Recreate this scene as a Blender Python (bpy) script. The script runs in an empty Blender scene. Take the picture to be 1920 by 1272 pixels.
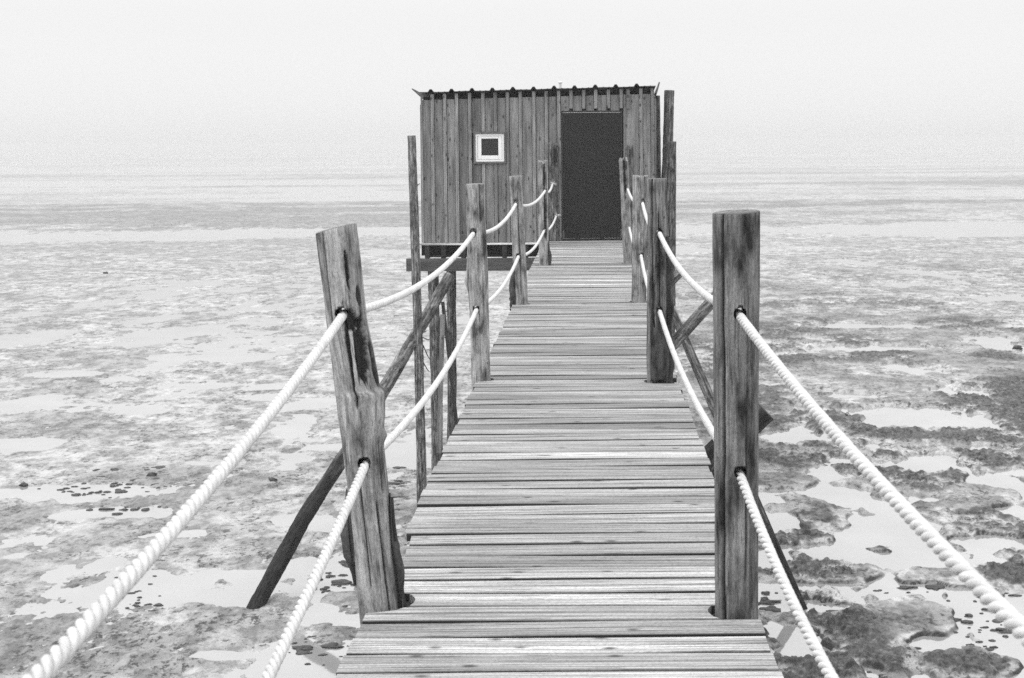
import bpy, bmesh, math, random
import numpy as np
from mathutils import Vector, Matrix

random.seed(7)
sc = bpy.context.scene
COL = sc.collection
R = math.radians

# ------------------------------------------------------------------ camera
F = 2667.0                      # focal length in pixels of the 1920 px wide photograph
PITCH, ROLL = R(2.5), R(0.40)
EYE = Vector((0.0, 0.0, 1.52))  # deck top is z = 0, the walkway runs along +Y
fwd = Vector((0, math.cos(PITCH), -math.sin(PITCH)))
r0 = Vector((1, 0, 0)); u0 = r0.cross(fwd)
rgt = (r0 * math.cos(ROLL) - u0 * math.sin(ROLL)).normalized()
upv = rgt.cross(fwd).normalized()
vp = Vector((0, 1, 0))          # direction of the walkway
CX = 1106 - F * vp.dot(rgt) / vp.dot(fwd)
CY = 269 + F * vp.dot(upv) / vp.dot(fwd)
cam = bpy.data.cameras.new('camera'); cam_o = bpy.data.objects.new('camera', cam); COL.objects.link(cam_o)
cam.sensor_width = 36; cam.lens = F / 1920 * 36
cam.shift_x = (960 - CX) / 1920; cam.shift_y = (CY - 636) / 1920
cam.clip_start = 0.05; cam.clip_end = 9000
cam.dof.use_dof = True; cam.dof.focus_distance = 8.5; cam.dof.aperture_fstop = 11
m = Matrix((rgt, upv, -fwd)).transposed().to_4x4(); m.translation = EYE
cam_o.matrix_world = m
sc.camera = cam_o

def ray(px, py):
    return fwd + rgt * ((px - CX) / F) + upv * ((CY - py) / F)
def at(px, py, Y):
    d = ray(px, py); return EYE + d * (Y / d.y)
def onz(px, py, z=0.0):
    d = ray(px, py); return EYE + d * ((z - EYE.z) / d.z)

# ------------------------------------------------------------------ world and sun
SUN_EL, SUN_AZ = R(58), R(-72)       # high, veiled, from the viewer's left
w = bpy.data.worlds.new('World'); sc.world = w; w.use_nodes = True
nt = w.node_tree; nt.nodes.clear()
def N(nt, t, **kw):
    n = nt.nodes.new(t)
    for k, v in kw.items(): setattr(n, k, v)
    return n
out = N(nt, 'ShaderNodeOutputWorld'); bg = N(nt, 'ShaderNodeBackground')
sky = N(nt, 'ShaderNodeTexSky', sky_type='NISHITA'); sky.sun_disc = False
sky.sun_elevation = SUN_EL; sky.sun_rotation = R(180) + SUN_AZ
sky.air_density = 1.0; sky.dust_density = 4.0
bw = N(nt, 'ShaderNodeRGBToBW'); nt.links.new(sky.outputs[0], bw.inputs[0])
tc = N(nt, 'ShaderNodeTexCoord'); sx = N(nt, 'ShaderNodeSeparateXYZ'); nt.links.new(tc.outputs['Generated'], sx.inputs[0])
cl = N(nt, 'ShaderNodeFloatCurve')     # overcast layer: pale at the horizon, about three times brighter overhead
cu = cl.mapping.curves[0]
for q in ((.02, .282), (.05, .292), (.10, .296), (.16, .38), (.30, .48), (.6, .58)): cu.points.new(*q)
cu.points[0].location = (0, .262); cu.points[-1].location = (1, .70); cl.mapping.update()
nt.links.new(sx.outputs[2], cl.inputs['Value'])
cl2 = N(nt, 'ShaderNodeMath', operation='MULTIPLY'); cl2.inputs[1].default_value = 30.0; nt.links.new(cl.outputs[0], cl2.inputs[0]); cl = cl2
mx = N(nt, 'ShaderNodeMix', data_type='FLOAT'); mx.inputs[0].default_value = 0.97
nt.links.new(bw.outputs[0], mx.inputs[2]); nt.links.new(cl.outputs[0], mx.inputs[3])
nt.links.new(mx.outputs[0], bg.inputs[0]); bg.inputs[1].default_value = 0.1
nt.links.new(bg.outputs[0], out.inputs[0])
sun = bpy.data.lights.new('sun', 'SUN'); sun.energy = 1.45; sun.angle = R(26); sun.color = (1, 1, 1)
so = bpy.data.objects.new('sun', sun); COL.objects.link(so)
sd = Vector((math.sin(SUN_AZ) * math.cos(SUN_EL), -math.cos(SUN_AZ) * math.cos(SUN_EL), math.sin(SUN_EL)))
so.rotation_euler = sd.to_track_quat('Z', 'Y').to_euler(); so.location = (0, 0, 30)
sc.view_settings.view_transform = 'Standard'; sc.view_settings.look = 'None'
sc.view_settings.exposure = 0.08; sc.view_settings.gamma = 1.0
sc.render.engine = 'CYCLES'
sc.cycles.max_bounces = 8; sc.cycles.volume_bounces = 1
sc.cycles.use_denoising = False

# ------------------------------------------------------------------ helpers
def tag(o, label=None, cat=None, group=None, kind=None):
    if label: o['label'] = label
    if cat: o['category'] = cat
    if group: o['group'] = group
    if kind: o['kind'] = kind
    return o
def empty(name, loc=(0, 0, 0)):
    o = bpy.data.objects.new(name, None); o.location = loc; o.empty_display_size = 0.2; COL.objects.link(o); return o

class MB:
    """mesh collector with grain (vector), tone and rot (float) per vertex"""
    def __init__(s): s.v = []; s.f = []; s.g = []; s.t = []; s.r = []
    def add(s, vs, fs, g=None, t=1.0, r=0.0):
        b = len(s.v); s.v += [tuple(p) for p in vs]
        s.f += [tuple(i + b for i in f) for f in fs]
        g = g or vs
        s.g += [tuple(p) for p in g]
        s.t += list(t) if hasattr(t, '__len__') else [t] * len(vs)
        s.r += list(r) if hasattr(r, '__len__') else [r] * len(vs)
    def box(s, a, b, along='z', t=1.0, off=(0, 0, 0), rot_shade=0.0, bev=0.0):
        x0, y0, z0 = a; x1, y1, z1 = b
        vs = [(x, y, z) for z in (z0, z1) for y in (y0, y1) for x in (x0, x1)]
        fs = [(0, 2, 3, 1), (4, 5, 7, 6), (0, 1, 5, 4), (1, 3, 7, 5), (3, 2, 6, 7), (2, 0, 4, 6)]
        if bev > 0:
            bm = bmesh.new(); bv = [bm.verts.new(p) for p in vs]
            for f in fs: bm.faces.new([bv[i] for i in f])
            bmesh.ops.bevel(bm, geom=bm.edges[:], offset=bev, segments=1, affect='EDGES')
            bm.verts.index_update(); vs = [tuple(v.co) for v in bm.verts]; fs = [[v.index for v in f.verts] for f in bm.faces]; bm.free()
        if along == 'z': g = [(x + off[0], y + off[1], z + off[2]) for x, y, z in vs]
        elif along == 'x': g = [(y + off[0], z + off[1], x + off[2]) for x, y, z in vs]
        else: g = [(x + off[0], z + off[1], y + off[2]) for x, y, z in vs]
        s.add(vs, fs, g, t, rot_shade)
    def build(s, name, mat, parent=None, origin=None, smooth=False):
        me = bpy.data.meshes.new(name)
        o3 = Vector(origin) if origin is not None else Vector((0, 0, 0))
        me.from_pydata([(a - o3.x, b - o3.y, c - o3.z) for a, b, c in s.v], [], s.f); me.update()
        a = me.attributes.new('grain', 'FLOAT_VECTOR', 'POINT'); a.data.foreach_set('vector', np.array(s.g, dtype=np.float32).ravel())
        a = me.attributes.new('tone', 'FLOAT', 'POINT'); a.data.foreach_set('value', np.array(s.t, dtype=np.float32))
        a = me.attributes.new('rot_shade', 'FLOAT', 'POINT'); a.data.foreach_set('value', np.array(s.r, dtype=np.float32))
        me.materials.append(mat)
        o = bpy.data.objects.new(name, me); COL.objects.link(o)
        if smooth: me.polygons.foreach_set('use_smooth', [True] * len(me.polygons))
        if parent is not None:
            o.parent = parent
            q = parent; pw = Vector((0, 0, 0))
            while q is not None: pw += q.location; q = q.parent
            o.location = o3 - pw
        else: o.location = o3
        return o

# ---- numpy noise
_rs = np.random.RandomState(11); _H = _rs.rand(256, 256).astype(np.float32)
def vnoise(x, y, seed=0):
    x = np.asarray(x, dtype=np.float64) + seed * 37.17; y = np.asarray(y, dtype=np.float64) + seed * 91.73
    xi = np.floor(x).astype(np.int64); yi = np.floor(y).astype(np.int64)
    fx = x - xi; fy = y - yi
    fx = fx * fx * fx * (fx * (fx * 6 - 15) + 10); fy = fy * fy * fy * (fy * (fy * 6 - 15) + 10)
    a = _H[xi % 256, yi % 256]; b = _H[(xi + 1) % 256, yi % 256]; c = _H[xi % 256, (yi + 1) % 256]; d = _H[(xi + 1) % 256, (yi + 1) % 256]
    return ((a * (1 - fx) + b * fx) * (1 - fy) + (c * (1 - fx) + d * fx) * fy) * 2 - 1
def fbm(x, y, o=4, seed=0, gain=0.5):
    s = 0; a = 1.0; t = 0
    ca, sa = math.cos(.6), math.sin(.6)
    for k in range(o):
        s = s + a * vnoise(x, y, seed + k * 5); t += a; a *= gain
        x, y = (ca * x - sa * y) * 2.03, (sa * x + ca * y) * 2.03
    return s / t * 1.6
def sstep(a, b, x):
    t = np.clip((x - a) / (b - a), 0, 1); return t * t * (3 - 2 * t)

# ------------------------------------------------------------------ materials
def newmat(name):
    mt = bpy.data.materials.new(name); mt.use_nodes = True
    t = mt.node_tree; t.nodes.clear()
    o = N(t, 'ShaderNodeOutputMaterial'); p = N(t, 'ShaderNodeBsdfPrincipled'); t.links.new(p.outputs[0], o.inputs[0])
    return mt, t, p
def g3(v): return (v, v, v, 1)
def ramp(t, src, stops):
    r = N(t, 'ShaderNodeValToRGB'); e = r.color_ramp.elements
    while len(e) < len(stops): e.new(0.5)
    for el, (p, v) in zip(e, stops): el.position = p; el.color = g3(v)
    t.links.new(src, r.inputs[0]); return r.outputs[0]
def noise(t, vec, scale, detail=4, rough=.55, dist=0):
    n = N(t, 'ShaderNodeTexNoise'); n.inputs['Scale'].default_value = scale; n.inputs['Detail'].default_value = detail
    n.inputs['Roughness'].default_value = rough; n.inputs['Distortion'].default_value = dist
    t.links.new(vec, n.inputs['Vector']); return n.outputs[0]
def mapping(t, vec, s, loc=(0, 0, 0)):
    n = N(t, 'ShaderNodeMapping'); n.inputs['Scale'].default_value = s; n.inputs['Location'].default_value = loc
    t.links.new(vec, n.inputs[0]); return n.outputs[0]
def math_(t, op, a, b=None):
    n = N(t, 'ShaderNodeMath', operation=op)
    for i, v in enumerate((a, b)):
        if v is None: continue
        if isinstance(v, (int, float)): n.inputs[i].default_value = v
        else: t.links.new(v, n.inputs[i])
    return n.outputs[0]
def mixc(t, f, a, b, mode='MIX'):
    n = N(t, 'ShaderNodeMix', data_type='RGBA', blend_type=mode)
    for i, v in ((0, f), (6, a), (7, b)):
        if isinstance(v, (int, float)): n.inputs[i].default_value = v if i == 0 else g3(v)
        else: t.links.new(v, n.inputs[i])
    return n.outputs[2]

def wood(name, lo, hi, fine=70, ratio=.03, blot=(5, 1.2), blot_amt=.6, knots=.5, rough=.75, bump=.4, rot_shade_col=.02, knot_scale=(8, 1.6), spec=.25, cracks=.3, tmin=0.3, tmax=0.72, flat=False, wave=.3):
    mt, t, p = newmat(name)
    ga = N(t, 'ShaderNodeAttribute', attribute_name='grain').outputs['Vector']
    tone = N(t, 'ShaderNodeAttribute', attribute_name='tone').outputs['Fac']
    rot_shade = N(t, 'ShaderNodeAttribute', attribute_name='rot_shade').outputs['Fac']
    st = noise(t, mapping(t, ga, (1, 1, ratio)), fine, 7, .72, .3)
    base = ramp(t, st, [(tmin, lo), ((tmin + tmax) / 2, (lo + hi) / 2), (tmax, hi)])
    # rings / cathedral figure
    wv = N(t, 'ShaderNodeTexWave', wave_type='BANDS', bands_direction='X'); wv.inputs['Scale'].default_value = fine * .22
    wv.inputs['Distortion'].default_value = 9; wv.inputs['Detail'].default_value = 3; wv.inputs['Detail Scale'].default_value = .6
    t.links.new(mapping(t, ga, (1, .4, ratio * 1.6)), wv.inputs['Vector'])
    base = mixc(t, wave, base, ramp(t, wv.outputs['Fac'], [(0, lo), (1, hi)]))
    b2 = noise(t, mapping(t, ga, (blot[0], blot[0], blot[1])), 1, 4, .6)
    base = mixc(t, 1.0, base, ramp(t, b2, [(.33, 1 - blot_amt), (.5, 1 - blot_amt * .25), (.64, 1.12)]), 'MULTIPLY')
    # checks: thin dark cracks along the grain
    c2 = noise(t, mapping(t, ga, (1, 1, ratio * .5), (3, 5, 1)), fine * .55, 3, .5)
    base = mixc(t, cracks, base, ramp(t, c2, [(.36, .08), (.42, 1)]), 'MULTIPLY')
    c3 = noise(t, mapping(t, ga, (1, 1, ratio * 1.3), (7, 1, 4)), fine * 1.9, 2, .5)
    base = mixc(t, min(1, cracks * 1.5), base, ramp(t, c3, [(.34, .15), (.40, 1)]), 'MULTIPLY')
    sp3 = noise(t, mapping(t, ga, (1, 1, .35)), 260, 2, .6)
    base = mixc(t, .5, base, ramp(t, sp3, [(.34, .45), (.5, 1), (.7, 1.35)]), 'MULTIPLY')
    vo = N(t, 'ShaderNodeTexVoronoi'); vo.inputs['Scale'].default_value = 1
    if flat:
        sp = N(t, 'ShaderNodeSeparateXYZ'); t.links.new(ga, sp.inputs[0]); cb = N(t, 'ShaderNodeCombineXYZ')
        t.links.new(sp.outputs[0], cb.inputs[0]); t.links.new(sp.outputs[2], cb.inputs[1])
        vo.voronoi_dimensions = '2D'; vo.inputs['Randomness'].default_value = 1; t.links.new(mapping(t, cb.outputs[0], (knot_scale[0], knot_scale[1], 1)), vo.inputs['Vector'])
    else: t.links.new(mapping(t, ga, (knot_scale[0], knot_scale[0], knot_scale[1])), vo.inputs['Vector'])
    gate = math_(t, 'GREATER_THAN', N_sep(t, vo.outputs['Color']), 1 - knots)
    kd = math_(t, 'ADD', vo.outputs['Distance'], math_(t, 'MULTIPLY', math_(t, 'SUBTRACT', st, .5), .35))
    kn = math_(t, 'MULTIPLY', ramp(t, kd, [(.05, .95), (.17, 0)]), gate)
    base = mixc(t, kn, base, lo * .35)
    base = mixc(t, 1.0, base, tone, 'MULTIPLY')
    base = mixc(t, rot_shade, base, rot_shade_col)  # dark tone for rotten wood and for painted plank gap shade
    t.links.new(base, p.inputs['Base Color'])
    p.inputs['Roughness'].default_value = rough; p.inputs['Specular IOR Level'].default_value = spec
    bp = N(t, 'ShaderNodeBump'); bp.inputs['Strength'].default_value = bump; bp.inputs['Distance'].default_value = .009
    t.links.new(math_(t, 'ADD', st, math_(t, 'MULTIPLY', c2, 1.2)), bp.inputs['Height']); t.links.new(bp.outputs[0], p.inputs['Normal'])
    return mt
def N_sep(t, c):
    s = N(t, 'ShaderNodeSeparateColor'); t.links.new(c, s.inputs[0]); return s.outputs[0]
def plain(name, v, rough=.5, metal=0, spec=.5, var=.1, scale=8, bump=0):
    mt, t, p = newmat(name)
    co = N(t, 'ShaderNodeTexCoord').outputs['Object']
    n = noise(t, co, scale, 6, .6)
    t.links.new(ramp(t, n, [(.3, v * (1 - var)), (.7, v * (1 + var))]), p.inputs['Base Color'])
    p.inputs['Roughness'].default_value = rough; p.inputs['Metallic'].default_value = metal; p.inputs['Specular IOR Level'].default_value = spec
    if bump:
        bp = N(t, 'ShaderNodeBump'); bp.inputs['Strength'].default_value = bump; bp.inputs['Distance'].default_value = .003
        t.links.new(noise(t, co, scale * 25, 3), bp.inputs['Height']); t.links.new(bp.outputs[0], p.inputs['Normal'])
    return mt

M_deck = wood('weathered_deck_board', .19, .60, fine=85, ratio=.020, blot=(10, 1.1), blot_amt=.40, knots=.16, knot_scale=(13, 5.5), rough=.7, bump=.5, cracks=.42, flat=True, wave=.4)
M_post = wood('debarked_post_wood', .13, .52, fine=64, ratio=.06, blot=(15, 5.0), blot_amt=.85, knots=.22, knot_scale=(20, 14), rough=.75, bump=.6, cracks=.4, wave=.12)
M_dpost = wood('stained_post_wood', .06, .31, fine=64, ratio=.05, blot=(14, 4.2), blot_amt=.92, knots=.25, knot_scale=(20, 12), rough=.75, bump=.6, cracks=.4, wave=.12)
M_bark = wood('rough_bark_pole', .015, .30, fine=34, ratio=.22, blot=(14, 6), blot_amt=.8, knots=.25, knot_scale=(22, 14), rough=.9, bump=1.0, cracks=.5)
M_wall = wood('hut_board', .11, .38, fine=90, ratio=.03, blot=(9, 1.6), blot_amt=.45, knots=.36, knot_scale=(9, 4.5), rough=.75, bump=.3, cracks=.3, flat=True, wave=.35)
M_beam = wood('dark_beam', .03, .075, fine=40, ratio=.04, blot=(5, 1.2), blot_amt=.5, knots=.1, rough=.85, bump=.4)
M_trim = wood('window_trim_wood', .10, .19, fine=60, ratio=.05, knots=0, rough=.7, bump=.2)
M_white = plain('white_paint', .80, .45, var=.04)
M_door = plain('dark_painted_steel', .012, .5, var=.18, scale=3, spec=.25, bump=.05)
M_dframe = plain('black_steel_frame', .010, .55, var=.2)
M_iron = plain('black_iron', .004, .5, var=.2)
M_roof = plain('corrugated_steel_roof', .05, .5, metal=0, var=.25, scale=2)
M_vent = plain('pale_vent', .62, .5, var=.1, scale=20)
M_rock = plain('wet_rock', .022, .55, var=.4, scale=9, bump=.5)
M_clod = plain('dark_mud_clod', .03, .6, var=.4, scale=7, bump=.6)
def glass():
    mt, t, p = newmat('dark_window_glass')
    p.inputs['Base Color'].default_value = g3(.02); p.inputs['Roughness'].default_value = .05; p.inputs['Specular IOR Level'].default_value = .4
    return mt
M_glass = glass()
def ropemat():
    mt, t, p = newmat('white_rope_fibre')
    ga = N(t, 'ShaderNodeAttribute', attribute_name='grain').outputs['Vector']
    n = noise(t, mapping(t, ga, (1, 1, .06)), 900, 3)
    d = noise(t, mapping(t, ga, (1, 1, 1)), 6, 3)
    c = mixc(t, 1.0, ramp(t, n, [(.3, .45), (.65, .70)]), ramp(t, d, [(.3, .74), (.6, 1)]), 'MULTIPLY')
    t.links.new(c, p.inputs['Base Color']); p.inputs['Roughness'].default_value = .8; p.inputs['Specular IOR Level'].default_value = .2
    bp = N(t, 'ShaderNodeBump'); bp.inputs['Strength'].default_value = .35; bp.inputs['Distance'].default_value = .002
    t.links.new(n, bp.inputs['Height']); t.links.new(bp.outputs[0], p.inputs['Normal'])
    return mt
M_rope = ropemat()

# ------------------------------------------------------------------ ground: mudflat and water
GH = 5.40                         # eye height above the mud
Z0 = EYE.z - GH
def gp(px, py):
    p = onz(px, py, Z0); return p.x, p.y
def blob(X, Y, px, py, rx, ry):
    cx, cy = gp(px, py); y0 = gp(px, py + ry)[1]; y1 = gp(px, py - ry)[1]
    RX = rx * cy / F; RY = (y1 - y0) / 2; cy = (y0 + y1) / 2
    d = np.sqrt(((X - cx) / RX) ** 2 + ((Y - cy) / RY) ** 2)
    return d
PUDDLES = [(1690,785,135,24),(1725,872,112,17),(1655,1006,76,20),(1850,1018,82,16),(1692,1050,78,18),(1470,980,45,16),
 (1705,690,75,13),(1880,645,65,20),(1805,738,65,10),(1640,655,120,8),(1575,930,65,18),(1855,905,55,14),(1470,820,75,11),
 (1640,612,90,6),(1870,560,60,8),(1820,840,40,6),(1600,745,50,6),(1750,1210,50,20),(1860,1180,60,30),(1540,1140,75,15),(1500,1210,70,35),
 (1850,1130,90,14),(1700,1108,110,10),(1600,870,40,8),(1905,960,60,10),(1480,1105,60,10),
 (40,640,60,20),(440,672,62,7),(590,757,62,9),(490,745,42,7),(60,762,85,14),(55,832,85,11),(255,770,55,9),(120,925,170,17),(240,962,120,12),
 (455,1118,62,24),(560,978,62,14),(610,1245,65,38),(330,1005,75,12),(620,985,40,14),(640,1060,40,18),(380,868,60,7),(690,700,40,6),(150,700,60,6),
 (620,840,60,7),(560,1060,50,16),(420,1230,60,8),(1010,470,500,7)]
MOUNDS = [(1670,1170,140,36),(1560,1075,150,20),(1760,1085,90,24),(1880,1075,70,20),(1810,1250,90,28),(1560,1255,80,24),(1640,1235,60,24),
 (1800,960,110,16),(1480,905,50,14),(1780,820,120,16),(1660,715,100,8),(1850,700,70,10),(1560,700,60,10),(1850,870,60,10),(1500,1010,60,14),
 (500,1185,70,16),(480,1050,90,16),(380,960,70,14),(280,880,90,7),(90,870,110,12),(640,1120,40,14),(640,1190,50,14)]
def ground_field(X, Y):
    warp = fbm(X / .9, Y / .9, 3, 3) * .34
    ww = fbm(X / .28, Y / .34, 3, 8) * .17 + fbm(X / .12, Y / .16, 2, 18) * .025
    right = sstep(.4, 2.2, X - 0.02 * Y) * (1 - sstep(26, 75, Y))
    n1 = fbm(X / 1.5, Y / 2.4, 5, 1)
    big = fbm(X / 9, Y / 13, 4, 2)
    huge = fbm(X / 70, Y / 26, 4, 4)
    far = sstep(35, 140, Y)
    streak = fbm(X / 110, Y / 15, 4, 31) + .35 * fbm(X / 25, Y / 7, 3, 33)
    Fv = .45 * n1 * (1 - .6 * far) + (.26 + .16 * right) * fbm(X / .6, Y / .95, 3, 27) * (1 - .7 * far) + .35 * big + (.30 * huge + .60 * streak) * far + .42 - .04 * far - .06 * right + .14 * (1 - right) * (1 - sstep(24, 40, Y))
    sl = Y - .05 * X + 3 * fbm(X / 30, Y / 30, 3, 41)
    Fv = Fv - (.62 + .5 * n1) * np.exp(-((sl - 88) / 6.5) ** 2) + .5 * np.exp(-((sl - 74) / 4) ** 2) - .45 * sstep(110, 420, Y) + .35 * streak * sstep(90, 220, Y)
    dn = 1 - sstep(90, 130, Y)
    for b in PUDDLES:
        d = blob(X, Y, *b) + warp + ww
        Fv = Fv - 1.1 * (1 - sstep(.55, 1.25, d))
    for b in MOUNDS:
        d = blob(X, Y, *b) + warp + ww
        Fv = Fv + .85 * (1 - sstep(.5, 1.3, d))
    Fv = Fv + ww * .9 * (1 - far)
    # creek line running out through the flat on the right
    pts = [gp(*q) for q in ((1575, 487), (1640, 500), (1700, 508), (1780, 520), (1830, 540), (1880, 552), (1990, 575))]
    dm = np.full_like(X, 1e9)
    wob = fbm(X / 3, Y / 3, 3, 12) * .5
    for (ax, ay), (bx, by) in zip(pts[:-1], pts[1:]):
        t = np.clip(((X - ax) * (bx - ax) + (Y - ay) * (by - ay)) / ((bx - ax) ** 2 + (by - ay) ** 2), 0, 1)
        dm = np.minimum(dm, np.hypot(X - ax - t * (bx - ax), Y - ay - t * (by - ay)) + wob)
    creek = 1 - sstep(.15, .55, dm)
    A = (.016 + .040 * right) * (1 + .5 * far)
    wdt = .20 + .30 * (1 - right)
    plate = sstep(-wdt * .3, wdt, Fv)
    micro = fbm(X / .30, Y / .36, 4, 6, .65)
    mic2 = fbm(X / .07, Y / .10, 3, 7, .65)
    lump = np.abs(fbm(X / .8, Y / .9, 4, 9))
    ruf = sstep(.0, .4, Fv) * (1 - .5 * far)
    patch = sstep(-.3, .3, fbm(X / 2.3, Y / 2.8, 3, 14))
    h = A * plate + .016 * np.clip(Fv, -1, .7) * (1 + .4 * right) - .010
    h = h + ruf * ((.016 + .030 * right) * (.25 + .75 * patch) * micro + (.012 + .018 * right) * (.3 + .7 * patch) * mic2 )
    h = h - .10 * creek * (1 - far * .3)
    alg = sstep(.05, .65, Fv + .5 * micro + .3 * mic2 + .3 * fbm(X / 1.1, Y / 1.3, 4, 15)) * (.19 + .81 * right) * (.42 + .58 * patch)
    alg = np.maximum(alg, .62 * far * (1 - sstep(230, 360, Y)) * sstep(.0, .6, streak + .3 * n1) * sstep(0, .3, Fv))
    near = 1 - sstep(17, 26, Y)
    alg = np.clip(alg + near * .2 * patch * sstep(.1, .6, Fv + .6 * micro + .3 * mic2), 0, 1)
    return h, np.clip(alg, 0, .86), creek, Fv

def build_ground():
    e = np.linspace(-1.25, -.50, 50, endpoint=False); c = np.linspace(-.50, .42, 1000, endpoint=False); f = np.linspace(.42, 1.25, 50)
    T = np.concatenate([e, c, f])
    ys = [1.5]
    while ys[-1] < 12.5: ys.append(ys[-1] + .09)
    while ys[-1] < 4200:
        y = ys[-1]; ys.append(y + max(.017, .62 * y * y / (1422 * GH)))
        if len(ys) > 4000: break
    ys = np.array(ys)
    Yg, Tg = np.meshgrid(ys, T, indexing='ij'); Xg = Tg * (Yg + 1.5)
    X = Xg.ravel(); Y = Yg.ravel()
    h, alg, creek, Fv = ground_field(X, Y)
    V = np.stack([X, Y, Z0 + h], 1)
    nr, nc = len(ys), len(T)
    idx = np.arange(nr * nc).reshape(nr, nc)
    Q = np.stack([idx[:-1, :-1], idx[:-1, 1:], idx[1:, 1:], idx[1:, :-1]], -1).reshape(-1, 4)
    me = bpy.data.meshes.new('mudflat')
    me.vertices.add(len(V)); me.vertices.foreach_set('co', V.astype(np.float32).ravel())
    me.loops.add(Q.size); me.loops.foreach_set('vertex_index', Q.astype(np.int32).ravel())
    me.polygons.add(len(Q)); me.polygons.foreach_set('loop_start', np.arange(0, Q.size, 4, dtype=np.int32))
    me.update(calc_edges=True); me.polygons.foreach_set('use_smooth', np.ones(len(Q), dtype=bool))
    a = me.attributes.new('algae', 'FLOAT', 'POINT'); a.data.foreach_set('value', alg.astype(np.float32))
    a = me.attributes.new('haze_fade', 'FLOAT', 'POINT'); a.data.foreach_set('value', (.6 * sstep(60, 240, Y + 25 * fbm(X / 40, Y / 20, 3, 51))).astype(np.float32))
    print('ground', nr, nc)
    o = bpy.data.objects.new('mudflat', me); COL.objects.link(o)
    mt, t, p = newmat('tidal_mud')
    co = N(t, 'ShaderNodeTexCoord').outputs['Object']
    al = N(t, 'ShaderNodeAttribute', attribute_name='algae').outputs['Fac']
    cs = mapping(t, co, (1, .75, 1))
    n1 = noise(t, cs, 3.0, 8, .7); n2 = noise(t, cs, 11, 8, .72); n3 = noise(t, co, .35, 5, .6); n4 = noise(t, cs, 2.0, 8, .74)
    mud = ramp(t, n1, [(.43, .22), (.49, .34), (.56, .42)])
    mud = mixc(t, 1.0, mud, ramp(t, n3, [(.44, .70), (.54, 1.05)]), 'MULTIPLY')
    mud = mixc(t, 1.0, mud, ramp(t, n4, [(.465, 1.05), (.54, .80)]), 'MULTIPLY')
    fl = ramp(t, n2, [(.525, 0), (.55, 1)])
    pat = ramp(t, n4, [(.45, .12), (.56, .95)])
    mud = mixc(t, math_(t, 'MULTIPLY', fl, pat), mud, .035)
    algc = ramp(t, n2, [(.33, .17), (.46, .038), (.60, .010)])
    col = mixc(t, al, mud, algc)
    col = mixc(t, N(t, 'ShaderNodeAttribute', attribute_name='haze_fade').outputs['Fac'], col, .30)   # haze and sheen fade painted pale into the far mud colour
    # steep banks: undercut shade painted dark by slope
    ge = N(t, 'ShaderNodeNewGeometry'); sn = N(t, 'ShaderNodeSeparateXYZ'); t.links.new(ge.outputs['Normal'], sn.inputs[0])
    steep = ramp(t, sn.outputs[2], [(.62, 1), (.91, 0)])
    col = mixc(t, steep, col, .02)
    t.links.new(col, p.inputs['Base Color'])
    p.inputs['Specular IOR Level'].default_value = .35
    rr = N(t, 'ShaderNodeMapRange'); t.links.new(n3, rr.inputs[0]); rr.inputs[1].default_value = .3; rr.inputs[2].default_value = .7; rr.inputs[3].default_value = .34; rr.inputs[4].default_value = .62
    rm = math_(t, 'ADD', rr.outputs[0], math_(t, 'MULTIPLY', al, .35)); t.links.new(rm, p.inputs['Roughness'])
    bp = N(t, 'ShaderNodeBump'); bp.inputs['Strength'].default_value = .8; bp.inputs['Distance'].default_value = .05
    hsum = math_(t, 'ADD', math_(t, 'MULTIPLY', n1, .5), math_(t, 'MULTIPLY', n2, .5))
    t.links.new(hsum, bp.inputs['Height']); t.links.new(bp.outputs[0], p.inputs['Normal'])
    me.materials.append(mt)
    tag(o, 'wet grey tidal mudflat with dark algae patches reaching the misty horizon', 'mudflat', kind='structure')
    # water
    me = bpy.data.meshes.new('water'); S = 4500
    me.from_pydata([(-S, -S, Z0), (S, -S, Z0), (S, S, Z0), (-S, S, Z0)], [], [(0, 1, 2, 3)]); me.update()
    mt, t, p = newmat('shallow_puddle_water')
    co = N(t, 'ShaderNodeTexCoord').outputs['Object']
    n = noise(t, co, .8, 5, .6)
    t.links.new(ramp(t, n, [(.3, .22), (.7, .28)]), p.inputs['Base Color'])
    p.inputs['Roughness'].default_value = .04; p.inputs['IOR'].default_value = 2.6; p.inputs['Specular IOR Level'].default_value = .5
    bp = N(t, 'ShaderNodeBump'); bp.inputs['Strength'].default_value = .04; bp.inputs['Distance'].default_value = .02
    t.links.new(noise(t, co, 3, 3), bp.inputs['Height']); t.links.new(bp.outputs[0], p.inputs['Normal'])
    me.materials.append(mt)
    o = bpy.data.objects.new('water', me); COL.objects.link(o)
    tag(o, 'shallow still water lying in the puddles of the mudflat', 'water', kind='structure')
build_ground()

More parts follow.
